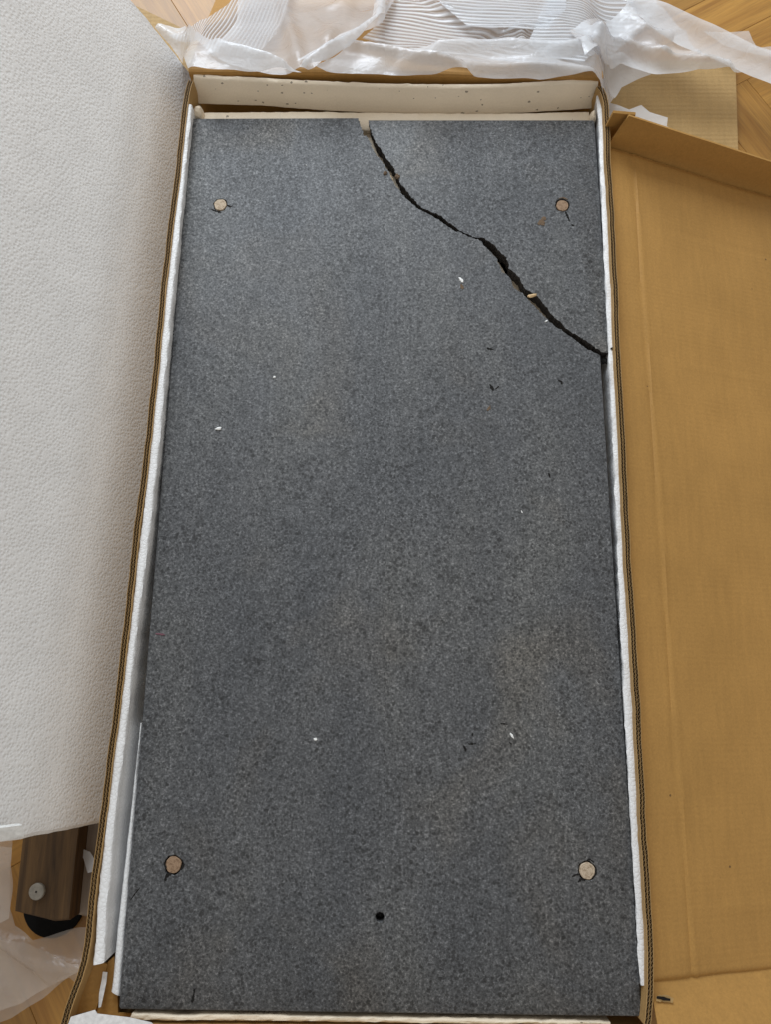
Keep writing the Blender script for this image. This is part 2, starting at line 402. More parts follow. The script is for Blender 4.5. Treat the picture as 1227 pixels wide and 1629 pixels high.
RIGHT = [(957, 134), (964, 136), (969, 150), (971, 190), (973, 255), (979, 350), (984, 456), (989, 580), (996, 700), (1000, 782), (1005, 890), (1012, 1000), (1020, 1130), (1028, 1290), (1037, 1424), (1041, 1500), (1043, 1560), (1042, 1600), (1036, 1632)]
wl = corr_wall('wall', LEFT, ZW, -1); wl['label'] = 'cut double-fluted board edge, splayed outwards at the near corner'
wr = corr_wall('wall', RIGHT, ZW, 1)
# far wall, folded over into a flap that falls away behind it
ba, bb = un(299, 114, ZW), un(961, 125, ZW)
bn = Vector((-(bb - ba).y, (bb - ba).x, 0)).normalized()
def back_wall():
    v, f = [], []
    n = 60
    prof_in = [(0.0, 0.002), (0.0, ZW - 0.004), (0.0012, ZW - 0.001), (0.004, ZW), (0.012, ZW - 0.002), (0.05, 0.098), (0.15, 0.055), (0.235, 0.018)]
    prof_out = [(0.24, 0.013), (0.15, 0.049), (0.05, 0.092), (0.010, 0.107), (0.0065, 0.10), (0.0065, 0.002)]
    prof = prof_in + prof_out; m = len(prof)
    for i in range(n + 1):
        t = i / n; p = ba.lerp(bb, t)
        for (o, z) in prof:
            w_ = 0.0012 * nz(t * 6, z * 30, 1.0) + 0.0025 * math.sin(math.pi * t) * (1 if z > 0.08 else 0)
            v.append(Vector((p.x + bn.x * (o + w_), p.y + bn.y * (o + w_), z + (0.0009 * nz(t * 14, o * 9, 2.0) if z > 0.05 else 0))))
    for i in range(n):
        for k in range(m):
            f.append((i*m + k, i*m + (k+1) % m, (i+1)*m + (k+1) % m, (i+1)*m + k))
    f.append(tuple(range(m))); f.append(tuple(range(n*m, n*m + m))[::-1])
    o = mesh('wall', v, f, KRAFT, bx0); o['label'] = 'far wall of the box folded over at the rim'
back_wall()
NEAR = [(94, 1636), (300, 1637), (620, 1640), (960, 1643), (1036, 1645)]
wn = corr_wall('wall', NEAR, 0.108, 1)
# base
pb = [un(300, 140, 0.11), un(958, 140, 0.11), un(1035, 1625, 0.11), un(110, 1625, 0.11)]
v, f = prism([(p.x, p.y) for p in pb][::-1], 0.0015, 0.008); mesh('base', v, f, KRAFT, bx0)
# torn panel at the near left corner
def patch(name, poly, z, th, mat, parent, tilt=lambda x, y: 0.0):
    P = [un(x, y, z) for x, y in poly]; n = len(P)
    v = [p + Vector((0, 0, tilt(p.x, p.y))) for p in P] + [p + Vector((0, 0, tilt(p.x, p.y) - th)) for p in P]
    f = [tuple(range(n)), tuple(range(n, 2*n))[::-1]] + [(i, (i+1) % n, n + (i+1) % n, n + i) for i in range(n)]
    return mesh(name, v, f, mat, parent)
o = patch('torn_flap', [(158, 1542), (180, 1522), (186, 1560), (187, 1612), (214, 1612), (206, 1626), (150, 1612), (161, 1590), (164, 1562)], 0.088, 0.003, KRAFT, bx0); o['label'] = 'torn inner cardboard flap at the near corner'
o = patch('torn_flap', [(134, 1540), (150, 1530), (168, 1536), (162, 1560), (156, 1590), (150, 1608), (108, 1615), (112, 1596), (124, 1568)], 0.094, 0.003, KRAFT, bx0, lambda x, y: 0.25 * (-0.285 - x)); o['label'] = 'ragged cardboard flap beside the splayed wall'
v, f = [], []
for k in range(3):
    p = un(104 + k * 9, 1606 - k * 8, 0.112); box(v, f, p.x, p.y, 0.105, 0.1125, 0.0035, 0.0022, random.uniform(0, 3))

# ------------------------------------------------------------------ foam liners
def strip(name, outer_px, inner_px, zt, zb, mat, label, cat='foam strip', lean=0.0, step=0.005, jit=0.0007, zt_fn=None, smoothit=2, group=None):
    """foam board standing on edge; outer / inner edges of its top in the photo"""
    A = smooth_line(resample([un(x, y, zt) for x, y in outer_px], step), smoothit)
    B_ = smooth_line(resample([un(x, y, zt) for x, y in inner_px], step), smoothit)
    n = max(len(A), len(B_))
    def at(Pts, t):
        q = t * (len(Pts) - 1); i = min(int(q), len(Pts) - 2); return Pts[i].lerp(Pts[i+1], q - i)
    v, f = [], []
    rows = 0
    for i in range(n):
        t = i / (n - 1); a, b = at(A, t), at(B_, t)
        d = (b - a); d.z = 0; w = d.length; d.normalize()
        def P(s, z, k):
            j = jit * nz(a.x, a.y, 5.1 * k, 220) + jit * 1.2 * nz(a.x, a.y, 2.7 * k, 60)
            jz = (jit * 0.9 * nz(a.x, a.y, 9.3 * k, 180)) if z > zb + 0.01 else 0
            return Vector((a.x + d.x * (s + j), a.y + d.y * (s + j), z + jz))
        zz = zt + (zt_fn(t) if zt_fn else 0)
        sec = [P(0, zb, 1), P(0, zz - 0.0014, 2), P(0.0014, zz, 3), P(w * 0.5, zz + 0.0002, 4), P(w - 0.0014, zz, 5), P(w, zz - 0.0014, 6), P(w + lean * 0.3, zz - 0.008, 7), P(w + lean, zb, 8)]
        m = len(sec); v += sec
    for i in range(n - 1):
        for k in range(m):
            f.append((i*m + k, i*m + (k+1) % m, (i+1)*m + (k+1) % m, (i+1)*m + k))
    f.append(tuple(range(m))); f.append(tuple(range((n-1)*m, n*m))[::-1])
    o = mesh(name, v, f, mat, None, True)
    for p in o.data.polygons:
        p.use_smooth = True
    o.data.set_sharp_from_angle(angle=math.radians(50)) if hasattr(o.data, 'set_sharp_from_angle') else None
    return tag(o, label, cat, group)
strip('foam_strip', [(297, 166), (282, 300), (262, 470), (239.5, 700), (223, 850), (206, 1000), (187, 1150), (168.5, 1300), (155, 1430), (147, 1536)],
      [(304.5, 166), (291, 300), (274, 470), (253, 700), (237, 850), (217, 1000), (201, 1150), (183, 1300), (172, 1430), (164, 1532)], 0.1125, 0.012, FOAM,
      'long white foam strip along the inside of the left box wall', lean=-0.001)
strip('foam_strip', [(958, 152), (963, 185), (967, 245), (970, 350), (976, 456), (982, 580), (987, 700), (992, 790), (997, 890), (1003, 1000), (1010, 1130), (1018, 1290), (1026, 1424), (1030, 1568)],
      [(950, 152), (953, 185), (955, 245), (960, 350), (964.6, 456), (970, 580), (976, 700), (980, 790), (984, 890), (989, 1000), (995.5, 1130), (1004, 1290), (1012, 1424), (1020, 1568)], 0.106, 0.012, FOAM,
      'long white foam strip along the inside of the right box wall', lean=-0.0045, jit=0.0010)
strip('foam_strip', [(222.5, 1150), (206, 1300), (189, 1450), (180, 1545), (176, 1578)], [(225, 1150), (212, 1300), (199, 1450), (190.5, 1560), (188.5, 1585)], 0.0965, 0.030, FOAM,
      'narrow second foam strip wedged against the slab near the bottom left', jit=0.0004, lean=0.0)
# lower foam at the far end, level with the slab
strip('foam_strip', [(318, 178), (500, 177), (650, 179), (800, 180), (938, 177)], [(318, 206), (500, 206), (650, 206), (800, 206), (938, 206)], 0.088, 0.012, FOAMBOUNCE,
      'low bounce-tinted foam strip just behind the far edge of the slab', jit=0.0006)
strip('foam_strip', [(204, 1624), (400, 1624), (560, 1627), (760, 1630), (972, 1632)], [(210, 1611), (300, 1617), (330, 1613), (560, 1618), (760, 1621), (972, 1625)], 0.098, 0.012, FOAMBOUNCE,
      'bounce-tinted foam strip along the near edge of the slab', jit=0.0009)
# foam bedding under the slab
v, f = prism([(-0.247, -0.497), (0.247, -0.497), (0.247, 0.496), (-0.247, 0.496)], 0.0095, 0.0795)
tag(mesh('foam_block', v, f, FOAMBOUNCE), 'foam block the slab lies on, seen as a warm bounce tint in the notch of the crack', 'foam block')
# leaning strip across the far end
def end_strip():
    top = [(307, 122), (360, 126), (463, 132), (560, 136), (626, 138), (720, 139), (800, 138), (860, 134), (904, 132), (953, 131)]
    bot = [(311, 165), (360, 166), (422, 168), (504, 175), (585, 179), (707, 182), (800, 181), (887, 176), (920, 174), (946, 172)]
    T = smooth_line(resample([un(x, y, 0.111) for x, y in top], 0.006), 4)
    B_ = smooth_line(resample([un(x, y, 0.082) for x, y in bot], 0.006), 4)
    n = len(T); v, f = [], []
    def at(Pts, t):
        q = t * (len(Pts) - 1); i = min(int(q), len(Pts) - 2); return Pts[i].lerp(Pts[i+1], q - i)
    for i in range(n):
        t = i / (n - 1); a, b = at(T, t), at(B_, t)
        up = (a - b).normalized(); back = Vector((0, up.z, -up.y)); 
        th = 0.0085
        j = lambda k, s=70, q=0.0006: q * nz(a.x, a.y, k * 3.3, s)
        sec = [b + up * j(1), b.lerp(a, 0.06) - back * 0.0006, b.lerp(a, 0.5) + back * j(2, 12, 0.002), b.lerp(a, 0.93) + back * j(3),
               a + back * 0.0012 + up * j(4, 110, 0.0012), a + back * 0.004 + up * (0.0018 + j(5, 110, 0.0012)), a + back * th + up * j(6), b + back * th + up * j(7)]
        m = len(sec); v += sec
    for i in range(n - 1):
        for k in range(m): f.append((i*m + k, i*m + (k+1) % m, (i+1)*m + (k+1) % m, (i+1)*m + k))
    f.append(tuple(range(m))); f.append(tuple(range((n-1)*m, n*m))[::-1])
    o = mesh('foam_strip', v, f, FOAMBOUNCE, None, True); o.data.set_sharp_from_angle(angle=math.radians(40))
    tag(o, 'bounce-tinted foam strip leaning upright against the far wall of the box', 'foam strip')
end_strip()

def lump(name, c, r, mat, seed, squash=(1, 1, 0.7), sub=2, rough=0.35, rz=0.0, parent=None):
    bm = bmesh.new(); bmesh.ops.create_icosphere(bm, subdivisions=sub, radius=1.0)
    v = []; cz, sz = math.cos(rz), math.sin(rz)
    for q in bm.verts:
        d = 1 + rough * noise.noise(q.co * 1.7 + Vector((seed, seed * 2, 0)))
        x, y, z = q.co.x * d * r * squash[0], q.co.y * d * r * squash[1], q.co.z * d * r * squash[2]
        v.append(Vector((c.x + x * cz - y * sz, c.y + x * sz + y * cz, c.z + z)))
    f = [tuple(w.index for w in q.verts) for q in bm.faces]; bm.free()
    return mesh(name, v, f, mat, parent)
c = un(314, 176, 0.098)
tag(lump('foam_chunk', Vector((c.x, c.y, 0.09)), 0.0085, FOAMBOUNCE, 3.0, (0.75, 1.1, 1.6)), 'torn bounce-tinted foam lump in the far left corner of the box', 'foam chunk')
c = un(945, 183, 0.098)
tag(lump('foam_chunk', Vector((c.x, c.y, 0.088)), 0.008, FOAMBOUNCE, 8.0, (0.6, 1.0, 1.7)), 'bounce-tinted foam wedge in the far right corner of the box', 'foam chunk')

# ------------------------------------------------------------------ the broken stone slab
def fract(px_list, amp, seed):
    sg = -1.0 if seed < 3 else 0.8
    P = [un(x + sg * 1.3 * (x > 765), y - sg * 1.3 * (x > 765) * (x < 955), ZS) for x, y in px_list]; P = resample(P, 0.0018); out = []
    for i, p in enumerate(P):
        k = 1 if 0 < i < len(P) - 1 else 0
        out.append(Vector((p.x + k * amp * (nz(p.x, p.y, seed, 330) + 0.6 * nz(p.x, p.y, seed + 2, 140)), p.y + k * amp * (nz(p.x, p.y, seed + 9, 330) + 0.6 * nz(p.x, p.y, seed + 5, 140)))))
    return out
MAIN_F = [(957, 566), (952, 562), (931, 551), (909.5, 534), (888, 519.5), (871, 504.7), (854, 488), (842, 474), (833, 465), (820.5, 457), (812, 438), (801, 431.6), (796, 420), (791, 408), (776, 393.4), (763, 382), (752, 378.5), (740, 373.5), (720, 365), (700, 350.5), (685, 342), (674, 335.5), (664, 331), (657, 325.5), (647, 315), (638, 306), (628, 292), (620, 276), (612, 263), (601, 249), (594, 240), (588, 226), (583, 215), (579, 217), (575, 203), (570, 188)]
FRAG_F = [(586, 190.5), (588, 203), (592, 213), (595, 223), (606, 238), (613, 250), (619, 256), (627, 266), (630, 275), (635, 288), (645, 301), (655, 314), (665, 324), (673, 331.5), (685, 336.5), (703, 344), (715, 354), (735, 369), (745, 373.5), (753, 376), (761, 377.5), (769.7, 379.7), (784.5, 390), (795, 402), (805.7, 411), (810, 428), (824.7, 441), (833, 459), (848, 467.6), (855.5, 473), (867, 487.7), (875.6, 500), (890.4, 513), (903, 526), (922, 536.4), (939, 549), (957, 560), (970, 563)]
def arc(cx, cy, r, a0, a1, n=4): return [Vector((cx + r * math.cos(math.radians(a0 + (a1 - a0) * i / n)), cy + r * math.sin(math.radians(a0 + (a1 - a0) * i / n)))) for i in range(n + 1)]
def slab(name, outline, fl_, holes, label, th=0.020, ztop=ZS, parent=None):
    """outline: CCW 2D points; fl_: True where the point lies on the break"""
    n = len(outline)
    nor = []
    for i in range(n):
        a, b = outline[i-1], outline[(i+1) % n]; d = (b - a).normalized(); nor.append(Vector((-d.y, d.x)))
    levels = [(0.0, 0.0018), (-0.0006, 0.0006), (-0.0018, 0.0), (-0.006, 0.0), (-0.011, 0.0), (-0.016, 0.0), (-th, 0.0)]
    bm = bmesh.new(); rings = []
    for li, (dz, ins) in enumerate(levels):
        ring = []
        for p, nrm, fr in zip(outline, nor, fl_):
            if fr:
                j = 0.0 if li == 0 else 0.0003 + abs(0.0016 * nz(p.x, p.y, 40 + dz * 300, 160)) + 0.0008 * nz(p.x, p.y, 60 + dz * 500, 420) - dz * 0.05
                q = p + nrm * j
            else: q = p + nrm * ins
            ring.append(bm.verts.new((q.x, q.y, ztop + dz)))
        rings.append(ring)
    edges = []
    for ring in (rings[0],):
        for i in range(n): edges.append(bm.edges.new((ring[i], ring[(i+1) % n])))
    brk = []
    for a, b in zip(rings[:-1], rings[1:]):
        for i in range(n):
            j = (i + 1) % n
            fc = bm.faces.new((a[i], b[i], b[j], a[j]))
            if fl_[i] and fl_[j] and a is not rings[0]: brk.append(fc)
            elif fl_[i] and fl_[j]: brk.append(fc)
    hole_faces = []
    for (hx, hy, hr, seed, dp) in holes:
        m = 26; t_, b_, t2 = [], [], []
        for i in range(m):
            a = 2 * math.pi * i / m; r = hr * (1 + 0.20 * noise.noise(Vector((math.cos(a) * 2, math.sin(a) * 2, seed))))
            t_.append(bm.verts.new((hx + math.cos(a) * (r + 0.0006), hy + math.sin(a) * (r + 0.0006), ztop)))
            t2.append(bm.verts.new((hx + math.cos(a) * r, hy + math.sin(a) * r, ztop - 0.0006)))
            b_.append(bm.verts.new((hx + math.cos(a) * r, hy + math.sin(a) * r, ztop - dp)))
        for i in range(m):
            j = (i + 1) % m; edges.append(bm.edges.new((t_[i], t_[j])))
            bm.faces.new((t_[i], t_[j], t2[j], t2[i])); bm.faces.new((t2[i], t2[j], b_[j], b_[i]))
        bm.faces.new(b_)
    bmesh.ops.triangle_fill(bm, use_beauty=True, edges=edges, normal=(0, 0, 1))
    bm.faces.new(rings[-1][::-1])
    bmesh.ops.recalc_face_normals(bm, faces=bm.faces)
    for fc in brk:
        if fc.is_valid: fc.material_index = 1
    xs = [p.x for p in outline]; ys = [p.y for p in outline]
    org = Vector(((min(xs) + max(xs)) / 2, (min(ys) + max(ys)) / 2, ztop - th))
    bmesh.ops.translate(bm, vec=-org, verts=bm.verts)
    me = bpy.data.meshes.new(name); bm.to_mesh(me); bm.free()
    me.materials.append(STONE); me.materials.append(BREAK)
    for p in me.polygons: p.use_smooth = True
    me.set_sharp_from_angle(angle=math.radians(35))
    return me, org
H = {k: un(*p, ZS) for k, p in dict(tl=(350, 326), tr=(896, 326.5), bl=(275, 1376), br=(935, 1385), c=(604, 1459)).items()}
PR = 0.0079
mo = [Vector((-0.25, 0.4995)), ] + arc(-0.25 + 0.003, -0.5 + 0.003, 0.003, 180, 270) + arc(0.25 - 0.004, -0.5 + 0.004, 0.004, 270, 360)
mf = [False] * len(mo)
fm = fract(MAIN_F, 0.0016, 1.0)
mo_all = mo + fm; mf_all = mf + [True] * len(fm)
me, org = slab('stone_slab', mo_all, mf_all, [(H['tl'].x, H['tl'].y, PR * 1.05, 1.0, 0.012), (H['bl'].x, H['bl'].y, PR * 1.16, 2.0, 0.012), (H['br'].x, H['br'].y, PR * 1.12, 3.0, 0.012), (H['c'].x, H['c'].y, 0.0045, 4.0, 0.0199)], '')
sl = empty('stone_slab', org, 'large dark grey stone slab with its far right corner broken off', 'slab')
so = bpy.data.objects.new('slab_body', me); COL.objects.link(so); so.parent = sl
ff = fract(FRAG_F, 0.0016, 5.0)
tr_ = un(947, 190.5, ZS)
fo = ff + [Vector((tr_.x, tr_.y - 0.002)), Vector((tr_.x - 0.002, tr_.y))]; fflag = [True] * len(ff) + [False, False]
fflag[0] = False; fflag[len(ff) - 1] = False
me, org = slab('stone_fragment', fo, fflag, [(H['tr'].x, H['tr'].y, PR * 1.12, 5.0, 0.012)], '', ztop=ZS + 0.0003)
fr = empty('stone_fragment', org, 'dark grey triangular slab corner broken off along a jagged crack', 'slab piece')
so2 = bpy.data.objects.new('fragment_body', me); COL.objects.link(so2); so2.parent = fr

def plug(parent, c, r, mat, label, seed, dz=0.0):
    v, f = [], []; m = 24
    for (rr, z) in ((1.0, -0.008), (1.0, -0.0004), (0.93, 0.0002)):
        for i in range(m):
            a = 2 * math.pi * i / m; q = r * rr * (1 + 0.11 * noise.noise(Vector((math.cos(a) * 2.2, math.sin(a) * 1.6, seed))))
            v.append(Vector((c.x + q * math.cos(a), c.y + q * math.sin(a), ZS + z + dz + 0.0003 * noise.noise(Vector((a * 2, seed, z))))))
    for k in range(2):
        for i in range(m): f.append((k*m + i, k*m + (i+1) % m, (k+1)*m + (i+1) % m, (k+1)*m + i))
    v.append(Vector((c.x, c.y, ZS + dz + 0.0004))); e = len(v) - 1
    for i in range(m): f.append((2*m + i, 2*m + (i+1) % m, e))
    o = mesh('dowel_plug', v, f, mat, parent); o['label'] = label
plug(sl, H['tl'], PR * 0.97, PLUGPALE, 'pale tan wooden plug', 1.0, 0.0006)
plug(sl, H['bl'], PR * 1.0, PLUGDARK, 'brown wooden plug in a chipped hole', 2.0, -0.0008)
plug(sl, H['br'], PR * 0.98, PLUGPALE, 'pale wooden plug', 3.0, 0.0004)
plug(fr, H['tr'], PR * 0.95, PLUGDARK, 'brownish wooden plug', 5.0, -0.0005)

def mark(parent, pts_px, wid, mat, seed, name='chip_mark', zt=None):
    """a thin irregular chip or stroke lying on the stone"""
    zt = zt or (ZS + 0.00025 + (0.0003 if parent is fr else 0))
    P = [un(x, y, zt) for x, y in pts_px]; P = resample(P, 0.0012) if len(P) > 1 else P
    left, right = [], []
    nn = normals2(P)
    for i, (p, n) in enumerate(zip(P, nn)):
        t = i / max(1, len(P) - 1); w = wid * (0.35 + 0.65 * math.sin(math.pi * (0.08 + 0.84 * t))) * (1 + 1.1 * noise.noise(Vector((i * 0.9, seed, 0))))
        w2 = w * (1 + 0.9 * noise.noise(Vector((i * 1.1, seed, 9)))); left.append(Vector((p.x - n.x * w, p.y - n.y * w, zt))); right.append(Vector((p.x + n.x * w2, p.y + n.y * w2, zt)))
    k = len(P); mid = [p + Vector((0, 0, 0.00025)) for p in P]
    v = left + mid + right
    f = []
    for i in range(k - 1): f += [(i, i+1, k+i+1, k+i), (k+i, k+i+1, 2*k+i+1, 2*k+i)]
    return mesh(name, v, f, mat, parent)
for i, (par, pts, w, m_) in enumerate([
    (sl, [(262, 1401), (264, 1394), (268, 1391), (272, 1390)], 0.0016, CHIPM), (sl, [(264, 1380), (261, 1373)], 0.0008, CHIPM), (sl, [(289, 1368), (292, 1375), (288, 1384)], 0.0009, CHIPM),
    (sl, [(207, 1432), (213, 1423), (222, 1412)], 0.0005, CHIPM), 
    (sl, [(911, 1395), (916, 1392), (922, 1391)], 0.0011, CHIPM), (sl, [(920, 1403), (926, 1398), (932, 1401)], 0.0009, CHIPM), (sl, [(935, 1368), (940, 1367), (946, 1372)], 0.0007, CHIPM), (sl, [(950, 1382), (949, 1391), (943, 1398)], 0.0006, CHIPM),
    (sl, [(336, 333), (344, 336), (352, 338)], 0.0008, CHIPM), (sl, [(361, 326), (366, 329), (369, 327)], 0.0012, CHIPM),
    (fr, [(900, 336), (904, 344), (907, 352)], 0.0012, CHIPM), (fr, [(890, 316), (896, 314), (904, 317)], 0.0010, BROWNM), (fr, [(910, 357), (914, 359)], 0.0012, CHIPM),
    (fr, [(857, 357), (863, 352), (868, 345)], 0.0030, BROWNM), (fr, [(862, 358), (868, 353)], 0.0022, BROWNM),
    (sl, [(775, 554), (780, 555), (786, 556)], 0.0014, CHIPM), (sl, [(780, 611), (783, 616), (786, 621)], 0.0014, CHIPM), (sl, [(789, 619), (795, 614)], 0.0007, CHIPM),
    (sl, [(776, 653), (779, 649), (781, 645)], 0.0017, BROWNM), (sl, [(889, 605), (894, 607), (895, 611)], 0.0015, CHIPM), (sl, [(734, 452), (736, 456), (737, 460)], 0.0018, BROWNM),
    (sl, [(744, 1180), (747, 1184), (752, 1183), (759, 1183)], 0.0008, CHIPM), (sl, [(738, 1186), (741, 1191), (742, 1195)], 0.0011, CHIPM), (sl, [(753, 1166), (752, 1171)], 0.0008, CHIPM),
    (sl, [(797, 1151), (803, 1151.5), (808, 1152)], 0.0006, CHIPM), (sl, [(811, 1181), (815, 1184)], 0.0012, CHIPM), (sl, [(874, 752), (876, 760)], 0.0010, CHIPM), (sl, [(830, 812), (832, 816)], 0.0006, WHITEM),
    (sl, [(309, 1573), (307, 1585), (305, 1595)], 0.0012, CHIPM), (sl, [(247, 1008), (254, 1009), (262, 1010)], 0.0012, REDM),
    (sl, [(486, 262), (488, 263)], 0.0007, WHITEM), (sl, [(600, 1478), (603, 1478)], 0.0004, CHIPM)]):
    mark(par, pts, w, m_, i * 1.7)
# crumbs lying on the slab
def crumb(px, py, L, W, rz, label, mat=WHITEM, name='foam_crumb', cat='foam crumb', seed=1.0, z=None, group='crumbs lying on the slab'):
    z = ZS if z is None else z
    c = un(px, py, z)
    o = lump(name, Vector((c.x, c.y, z + W * 0.30)), 1.0, mat, seed, (L * 0.9, W * 0.85, W * 0.5), 2, 0.8, rz)
    return tag(o, label, cat, group)
crumb(734.5, 446, 0.0044, 0.0021, -1.0, 'white oblong foam crumb on the slab left of the lower crack', seed=1)
crumb(436, 600, 0.0017, 0.0014, 0.2, 'tiny white foam crumb in the upper left part of the slab', seed=2)
crumb(347, 682, 0.0040, 0.0019, 0.1, 'flat oval off-white foam crumb near the left edge of the slab', seed=3)
crumb(501.5, 1176, 0.0018, 0.0017, 0.0, 'small round white foam bead on the lower left of the slab', seed=4)
crumb(815, 1170, 0.0036, 0.0014, -1.0, 'pointed white foam shard on the lower right of the slab', seed=5)
crumb(870, 511, 0.0024, 0.0010, 0.5, 'tiny white sliver just below the crack', seed=6)
crumb(848, 470.5, 0.0062, 0.0024, 0.25, 'tan wood splinter caught across the crack', TANM, 'wood_splinter', 'splinter', 7)
crumb(613, 276, 0.0032, 0.0030, 0.0, 'small brown grit lump left of the upper crack', BROWNM, 'grit_lump', 'grit', 8)
crumb(633, 281, 0.0034, 0.0032, 0.4, 'brown grit lump right of the upper crack', BROWNM, 'grit_lump', 'grit', 9)
crumb(622, 283, 0.0050, 0.0020, -0.9, 'greyish splinter lying inside the upper crack', TANM, 'wood_splinter', 'splinter', 10, z=ZS - 0.006)
crumb(975, 555, 0.0022, 0.0018, 0.4, 'dark stone crumb on the right foam strip by the crack end', CHIPM, 'stone_crumb', 'stone crumb', 11, z=0.106, group=None)
crumb(964, 575, 0.006, 0.0042, -0.6, 'black stone crumbs below the end of the crack', CHIPM, 'stone_crumb', 'stone crumb', 12, z=0.092, group=None)

# ------------------------------------------------------------------ foam sheet standing beside the box
def foam_sheet():
    A, B_ = Vector((-0.2625, 0.617, 0.026)), Vector((-0.2945, -0.3425, 0.026))   # far, near end of its lower edge
    Lw, th = 0.546, 0.013
    prof = []          # (out, up) along the slope, bent a little
    ns = 64; x = z = 0.0
    for i in range(ns + 1):
        s = Lw * i / ns; prof.append((x, z))
        t = 1 / (1 + math.exp(-(s - 0.126) / 0.006)); a = math.radians(69.0 - 6.5 * t + 1.0 * (s / Lw))
        x += math.cos(a) * Lw / ns; z += math.sin(a) * Lw / ns
    nl = 120
    U = (A - B_).normalized()
    out = Vector((-U.y, U.x, 0))           # away from the box
    v, f = [], []
    def face(depth, chamf):
        rows = []
        for i in range(ns + 1):
            row = []
            for j in range(nl + 1):
                t = j / nl; e = min(t, 1 - t) * (A - B_).length
                p = B_.lerp(A, t)
                if chamf and t in (0, 1): p += U * (-0.004 if t == 1 else 0.004)
                q = p + out * prof[i][0] + Vector((0, 0, prof[i][1]))
                i2 = min(i, ns - 1); tx, tz = prof[i2+1][0] - prof[i2][0], prof[i2+1][1] - prof[i2][1]
                l = math.hypot(tx, tz); nrm = (out * tz - Vector((0, 0, tx))) / l     # pointing away from the camera side
                wob = 0.0035 * nz(q.y * 3, q.z * 3, 1.1) + (0.0007 * nz(q.y, q.z, 4.4, 90) if t in (0, 1) else 0)
                q = q + nrm * (depth + wob)
                if t in (0, 1): q += U * (0.0012 * nz(q.z, q.x, 7.7, 60))
                row.append(len(v)); v.append(q)
            rows.append(row)
        return rows
    a = face(0.0, True); m = face(0.004, False); b = face(th, False)
    for rows, fl2 in ((a, 0), (b, 1)):
        for i in range(ns):
            for j in range(nl): f.append((rows[i][j], rows[i][j+1], rows[i+1][j+1], rows[i+1][j]))
    def rim(r1, r2):
        per1 = r1[0] + [r[-1] for r in r1[1:]] + r1[-1][::-1][1:] + [r[0] for r in r1[::-1][1:-1]]
        per2 = r2[0] + [r[-1] for r in r2[1:]] + r2[-1][::-1][1:] + [r[0] for r in r2[::-1][1:-1]]
        for i in range(len(per1)):
            k = (i + 1) % len(per1); f.append((per1[i], per1[k], per2[k], per2[i]))
    # inner rows of m are unused; only its rim carries the chamfer
    rim(a, m); rim(m, b)
    used = sorted({i for q in f for i in q}); mp = {o_: k for k, o_ in enumerate(used)}
    o = mesh('foam_sheet', [v[i] for i in used], [tuple(mp[i] for i in q) for q in f], FOAMSHEET, None, True)
    o.data.set_sharp_from_angle(angle=math.radians(30))
    tag(o, 'large white bead-foam sheet leaning upright along the left of the box', 'foam sheet')
foam_sheet()
# torn foam chunk at its near corner
P = [un(-14, 1318, 0.196), un(33, 1312, 0.186), un(36, 1330, 0.180), un(-14, 1340, 0.188)]
v = [p + Vector((0.002, 0, 0.002)) for p in P] + [p + Vector((-0.006, 0.0, -0.008)) for p in P]
tag(mesh('foam_flake', v, [(0, 1, 2, 3), (7, 6, 5, 4), (0, 4, 5, 1), (1, 5, 6, 2), (2, 6, 7, 3), (3, 7, 4, 0)], WHITEM), 'small bright white flake stuck at the near corner of the leaning foam sheet', 'foam flake')

